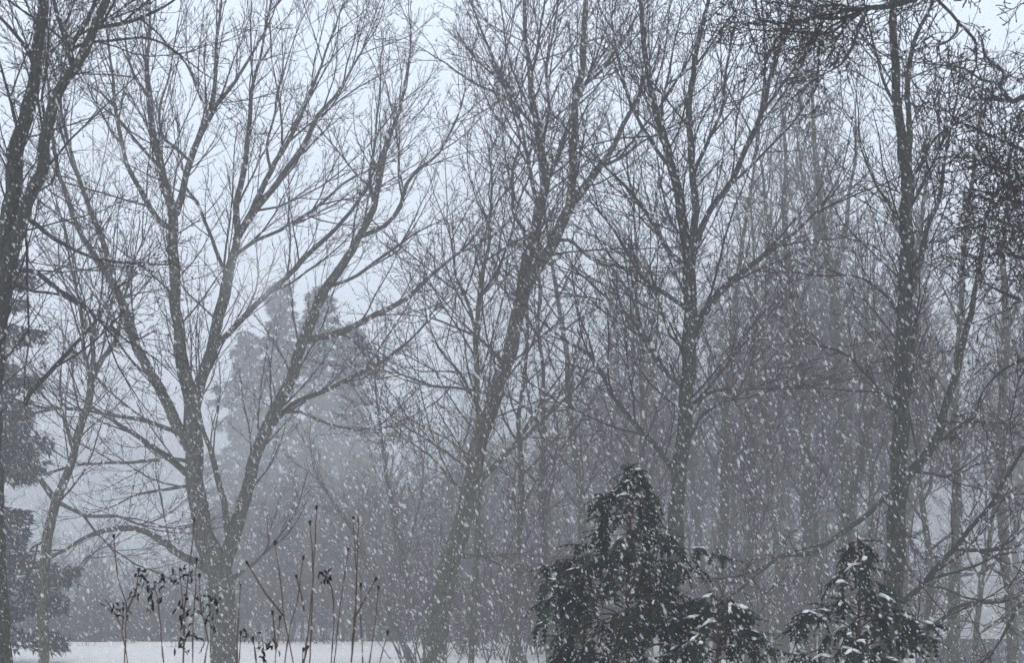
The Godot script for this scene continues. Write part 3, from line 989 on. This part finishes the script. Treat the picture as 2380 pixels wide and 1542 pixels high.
	tree("field_tree", "slender bent grey tree in front of the bright open field", 30.0, mid, M.bark, M.twig, 112,
		[2262, 1542, 15, 2267, 1490, 14, 2278, 1380, 14, 2287, 1319, 13, 2300, 1240, 11, 2318, 1150, 9, 2330, 1060, 6, 2345, 960, 4])
	limb([2282, 1350, 8, 2250, 1300, 6, 2235, 1230, 4, 2215, 1180, 3])
	limb([2270, 1450, 6, 2220, 1440, 5, 2180, 1455, 3])
	limb([2290, 1310, 6, 2330, 1340, 5, 2370, 1350, 3])
	limb([2270, 1480, 6, 2320, 1440, 5, 2370, 1430, 3])

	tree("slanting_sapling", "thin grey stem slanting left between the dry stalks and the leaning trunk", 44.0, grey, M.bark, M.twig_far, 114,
		[1000, 1542, 15, 960, 1400, 14, 925, 1250, 12, 895, 1080, 9, 880, 960, 6, 870, 880, 4])
	limb([940, 1310, 8, 970, 1200, 6, 985, 1090, 4])
	tree("slanting_sapling", "thin grey stem leaning far over behind the tallest dry stalks", 47.0, grey, M.bark, M.twig_far, 115,
		[955, 1542, 17, 905, 1420, 15, 850, 1300, 12, 800, 1200, 9, 740, 1120, 5])
	tree("slanting_sapling", "thin grey stem slanting left between the leaning trunk and the large cedar", 42.0, grey, M.bark, M.twig_far, 116,
		[1212, 1542, 20, 1175, 1440, 18, 1142, 1340, 14, 1124, 1250, 9, 1105, 1150, 5])
	limb([1150, 1360, 9, 1190, 1250, 7, 1230, 1150, 4])

	# the dark tangle that hangs in from the upper right
	tree("overhanging_tree", "dark tangled tree leaning in from the right edge", 11.5, tangle, M.bark_dark, M.twig_dark, 113,
		[2520, 1542, 60, 2510, 1100, 56, 2500, 800, 50, 2500, 500, 44, 2500, 250, 36, 2470, 20, 28, 2380, -70, 22, 2240, -60, 18, 2150, -14, 16, 2101, 3, 15, 2053, 16, 13, 2010, 20, 12])
	limb([2010, 20, 10, 2005, 48, 9, 1978, 114, 7, 1954, 149, 5, 1917, 170, 3], 0.7)
	limb([2020, 18, 10, 1960, 40, 9, 1900, 44, 8, 1853, 50, 6, 1800, 53, 5, 1747, 40, 3], 1.5)
	limb([1985, 30, 8, 1940, 70, 7, 1893, 77, 6, 1813, 72, 5, 1747, 67, 3], 1.3)
	limb([2000, 24, 7, 1950, 10, 6, 1900, 15, 5, 1860, -10, 4], 2.0)
	limb([1975, 40, 7, 1935, 60, 6, 1906, 90, 5, 1904, 140, 4, 1898, 186, 2], 0.7)
	limb([2170, -10, 8, 2226, 53, 8, 2207, 93, 6, 2183, 104, 4], 0.4)
	limb([2226, 53, 8, 2266, 93, 7, 2268, 149, 4], 0.4)
	limb([2440, 260, 16, 2380, 224, 13, 2356, 237, 12, 2324, 202, 10, 2332, 170, 8, 2314, 152, 5], 0.4)
	limb([2356, 237, 9, 2306, 229, 7, 2266, 232, 5, 2220, 215, 3], 0.5)
	limb([2324, 194, 8, 2279, 184, 6, 2239, 160, 5, 2180, 150, 4, 2119, 144, 2], 0.3)
	limb([2470, 420, 14, 2400, 360, 11, 2330, 330, 8, 2270, 300, 6, 2220, 280, 3], 1.8)
	limb([2475, 450, 14, 2410, 420, 11, 2350, 410, 9, 2290, 380, 6, 2240, 360, 3], 2.0)
	limb([2480, 500, 14, 2420, 480, 11, 2360, 470, 8, 2310, 450, 6, 2250, 440, 3], 2.0)
	limb([2485, 540, 13, 2420, 540, 11, 2370, 530, 8, 2310, 510, 6, 2260, 520, 3], 1.7)
	limb([2490, 620, 13, 2420, 620, 10, 2370, 600, 8, 2320, 590, 6, 2270, 600, 3], 1.2)
	limb([2495, 700, 13, 2420, 700, 9, 2350, 690, 7, 2290, 660, 4], 0.5)
	limb([2500, 860, 12, 2420, 830, 9, 2350, 850, 7, 2290, 900, 5, 2265, 970, 3], 0.3)
	limb([2515, 1350, 12, 2420, 1390, 11, 2380, 1400, 11, 2358, 1418, 10, 2346, 1452, 8, 2301, 1524, 5], 0.1)


func evergreens() -> void:
	var d := 14.0
	var s := d / FOCAL
	var top := at(1458, 1062, d)
	cedar("cedar", "large dark green cedar with drooping sprays and flecks of snow", Vector3(top.x, 0, top.z), top.y,
		[Vector2(0.0, 0.66), Vector2(0.41, 0.66), Vector2(0.6, 0.62), Vector2(0.70, 0.55), Vector2(0.735, 0.30), Vector2(0.80, 0.25), Vector2(0.90, 0.19), Vector2(0.95, 0.06), Vector2(1.0, 0.01)], 125, 0.0, 301, 0.35, 0.7)
	top = at(1662, 1365, 13.2)
	cedar("cedar", "smaller cedar with white snow pads right of the large one", Vector3(top.x, 0, top.z), top.y,
		[Vector2(0.0, 0.36), Vector2(0.6, 0.32), Vector2(0.8, 0.28), Vector2(0.93, 0.2), Vector2(0.97, 0.1), Vector2(1.0, 0.02)], 60, 0.0, 302, 0.6, 1.2)
	top = at(1988, 1225, 13.0)
	cedar("cedar", "small airy cedar with snow caps in front of the tall dark tree", Vector3(top.x, 0, top.z), top.y,
		[Vector2(0.0, 0.5), Vector2(0.5, 0.5), Vector2(0.65, 0.42), Vector2(0.75, 0.32), Vector2(0.84, 0.18), Vector2(0.89, 0.07), Vector2(0.93, 0.03), Vector2(1.0, 0.01)], 66, 0.0, 303, 0.6, 1.2)


func stalks() -> void:
	rng.seed = 41
	stalk("stalk forked low with a curl of dark leaves on its right arm", [283, 1254, 290, 1344, 308, 1400, 309, 1420, 303, 1542], 7.0, true, [[343, 1345, 14, 16], [335, 1375, 14, 8]], [[345, 1330, 335, 1375, 309, 1424]])
	stalk("short stalk at the far end with drooping dark leaf tufts", [232, 1395, 262, 1442, 272, 1470, 286, 1542], 7.1, false, [[248, 1408, 13, 9], [275, 1425, 14, 14]], [[280, 1420, 274, 1470]])
	stalk("tall straight stalk crossing the maple's low limb, with a knob on top", [439, 1211, 434, 1280, 425, 1360, 419, 1415, 417, 1542], 7.0, true, [[400, 1335, 20, 18], [425, 1345, 12, 6], [412, 1400, 12, 8]])
	stalk("stalk hung with a ladder of crumpled black leaves", [358, 1352, 368, 1395, 372, 1440, 381, 1542], 6.9, false, [[362, 1370, 17, 22], [352, 1408, 11, 8], [378, 1345, 12, 8]])
	stalk("leafy dead stalk thick with withered leaves before the maple", [404, 1330, 412, 1400, 418, 1470, 416, 1542], 7.2, false, [[414, 1440, 15, 18], [412, 1500, 15, 20], [432, 1470, 10, 8]])
	stalk("thin stalk with small knob left of the maple trunk", [447, 1304, 445, 1380, 440, 1450, 440, 1542], 7.0, true, [[448, 1430, 9, 5], [455, 1400, 7, 4]])
	stalk("bent stalk with cup head touching the maple trunk", [482, 1344, 484, 1415, 500, 1491, 490, 1542], 7.0, true, [[510, 1405, 15, 22], [508, 1440, 12, 10], [488, 1495, 6, 3]])
	stalk("lone straight stalk along the right side of the maple trunk", [560, 1360, 556, 1420, 553, 1470, 550, 1542], 6.8)
	stalk("stalk with a long arm slanting out to the upper left", [651, 1268, 661, 1344, 669, 1430, 690, 1542], 7.0, true, [], [[584, 1314, 625, 1380, 668, 1432]])
	stalk("stalk with a slender arm leaning right between two taller ones", [696, 1299, 690, 1345, 683, 1400, 668, 1450, 655, 1542], 7.1, true, [], [[678, 1343, 690, 1380, 700, 1420]])
	stalk("tallest stalk of all, dark knob on top", [747, 1190, 744, 1260, 739, 1319, 735, 1420, 728, 1542], 6.9)
	stalk("slim stalk just left of the tallest one", [728, 1222, 733, 1290, 735, 1350, 724, 1450, 712, 1542], 7.0)
	stalk("stalk with a small fan of dark twig tips", [765, 1335, 780, 1380, 783, 1440, 775, 1542], 7.0, true, [[762, 1340, 10, 9], [774, 1338, 5, 5]], [[755, 1338, 775, 1365, 782, 1400]])
	stalk("stalk leaning right with a knob halfway up the group", [800, 1280, 793, 1340, 783, 1410, 778, 1460, 770, 1542], 7.1)
	stalk("tall stalk with a flat cup, left one of the closest pair", [809, 1203, 814, 1270, 818, 1330, 817, 1435, 808, 1542], 7.0)
	stalk("tall stalk with a flat cup, right one of the closest pair", [828, 1208, 826, 1290, 824, 1370, 818, 1460, 812, 1542], 7.0, true, [], [[870, 1350, 845, 1395, 818, 1440]])
	stalk("short upright stalk right of the closest pair", [844, 1365, 843, 1440, 848, 1542], 6.9)
	stalk("outermost stalk with a big dark cup", [872, 1370, 868, 1430, 860, 1490, 853, 1542], 7.0)
	stalk("low slanting stalk beyond the one with the big cup", [895, 1476, 887, 1505, 878, 1542], 7.1)
	stalk("stalk bearing ragged leaves low in the middle of the group", [606, 1480, 611, 1510, 612, 1542], 7.0, false, [[626, 1497, 20, 24], [612, 1520, 12, 12]])
	stalk("crooked stalk ending in a curled black tip", [583, 1468, 592, 1480, 602, 1500, 606, 1542], 7.2, true, [[588, 1476, 7, 4]])
	stalk("short knobbed stalk beside the lone straight one", [567, 1475, 565, 1510, 562, 1542], 7.0)
	stalk("thin low stalk with two stacked knobs", [582, 1490, 588, 1520, 590, 1542], 7.0)
	stalk("low upright stalk beside the ragged leaves", [660, 1440, 652, 1500, 648, 1542], 7.0, true, [], [[640, 1428, 645, 1465, 650, 1510]])
	stalk("low double-headed stalk under the slender right arm", [704, 1515, 703, 1530, 702, 1542], 6.8, true, [], [[717, 1508, 710, 1530, 704, 1541]])


func snowfall() -> void:
	rng.seed = 909
	var rr := RandomNumberGenerator.new()
	rr.seed = 5
	var b := Tubes.new()
	b.blob(Vector3.ZERO, Basis.IDENTITY, rr, 3, 5)
	var list := []
	for k in 260000:                     # lacy clumps, all through the air
		var d: float = 4.2 + 41.0 * pow(rng.randf(), 0.8)
		var p := Vector3(rng.randf_range(-0.36, 0.36) * d + rng.randf_range(-1, 1), EYE.y + d * rng.randf_range(-0.09, 0.42), -d)
		if p.y > 0.05:
			list.push_back([p, (0.0014 + 0.0040 * pow(rng.randf(), 2.2)) * (0.7 + d * 0.022)])
	for k in 9:                         # a few drift close by
		var d: float = 0.6 + 1.6 * rng.randf()
		list.push_back([Vector3(rng.randf_range(-0.34, 0.34) * d, EYE.y + d * rng.randf_range(-0.05, 0.38), -d), rng.randf_range(0.0012, 0.0028)])
	list.push_back([at(235, 372, 0.24), 0.0022])
	list.push_back([at(590, 650, 0.22), 0.0024])
	flakes("falling_snow", "thick fine snowfall slanting through the air before the trees", list, b.mesh(), M.flake_lacy)
	list = []
	for k in 10000:                      # clumps of a middling weight
		var d: float = 5.0 + 30.0 * pow(rng.randf(), 0.85)
		var p := Vector3(rng.randf_range(-0.36, 0.36) * d + rng.randf_range(-1, 1), EYE.y + d * rng.randf_range(-0.09, 0.42), -d)
		if p.y > 0.05:
			list.push_back([p, (0.0013 + 0.0030 * pow(rng.randf(), 2.2)) * (0.8 + d * 0.016)])
	flakes("falling_snow_clumps", "loose half clear snow clumps among the fine snowfall", list, b.mesh(), M.flake_loose)
	list = []
	for k in 750:                       # and the denser ones that catch the eye
		var d: float = 4.5 + 25.0 * pow(rng.randf(), 0.9)
		var p := Vector3(rng.randf_range(-0.36, 0.36) * d + rng.randf_range(-1, 1), EYE.y + d * rng.randf_range(-0.09, 0.42), -d)
		if p.y > 0.05:
			list.push_back([p, rng.randf_range(0.0016, 0.0034)])
	flakes("bright_snowflakes", "scattered brighter white snowflakes among the fine snowfall", list, b.mesh(), M.flake)

func flakes(called: String, label: String, list: Array, m: Mesh, material: Material) -> void:
	var mm := MultiMesh.new()
	mm.transform_format = MultiMesh.TRANSFORM_3D
	mm.mesh = m
	mm.instance_count = list.size()
	for k in list.size():
		var fall := Vector3(0.5 + rng.randf_range(-0.35, 0.35), -0.9, rng.randf_range(-0.4, 0.4)).normalized()
		var x := fall.cross(Vector3.FORWARD).normalized()
		var z := x.cross(fall)
		var s: float = list[k][1]
		mm.set_instance_transform(k, Transform3D(Basis(x * s * rng.randf_range(0.7, 1.1), fall * s * (rng.randf_range(1.3, 2.6) if s > 0.0 and list[k][0].z < -3.0 else 1.1), z * s), list[k][0]))
	var o := MultiMeshInstance3D.new()
	o.name = called
	o.multimesh = mm
	o.material_override = material
	add_child(o)
	tag(o, label, "snow", "", "stuff")
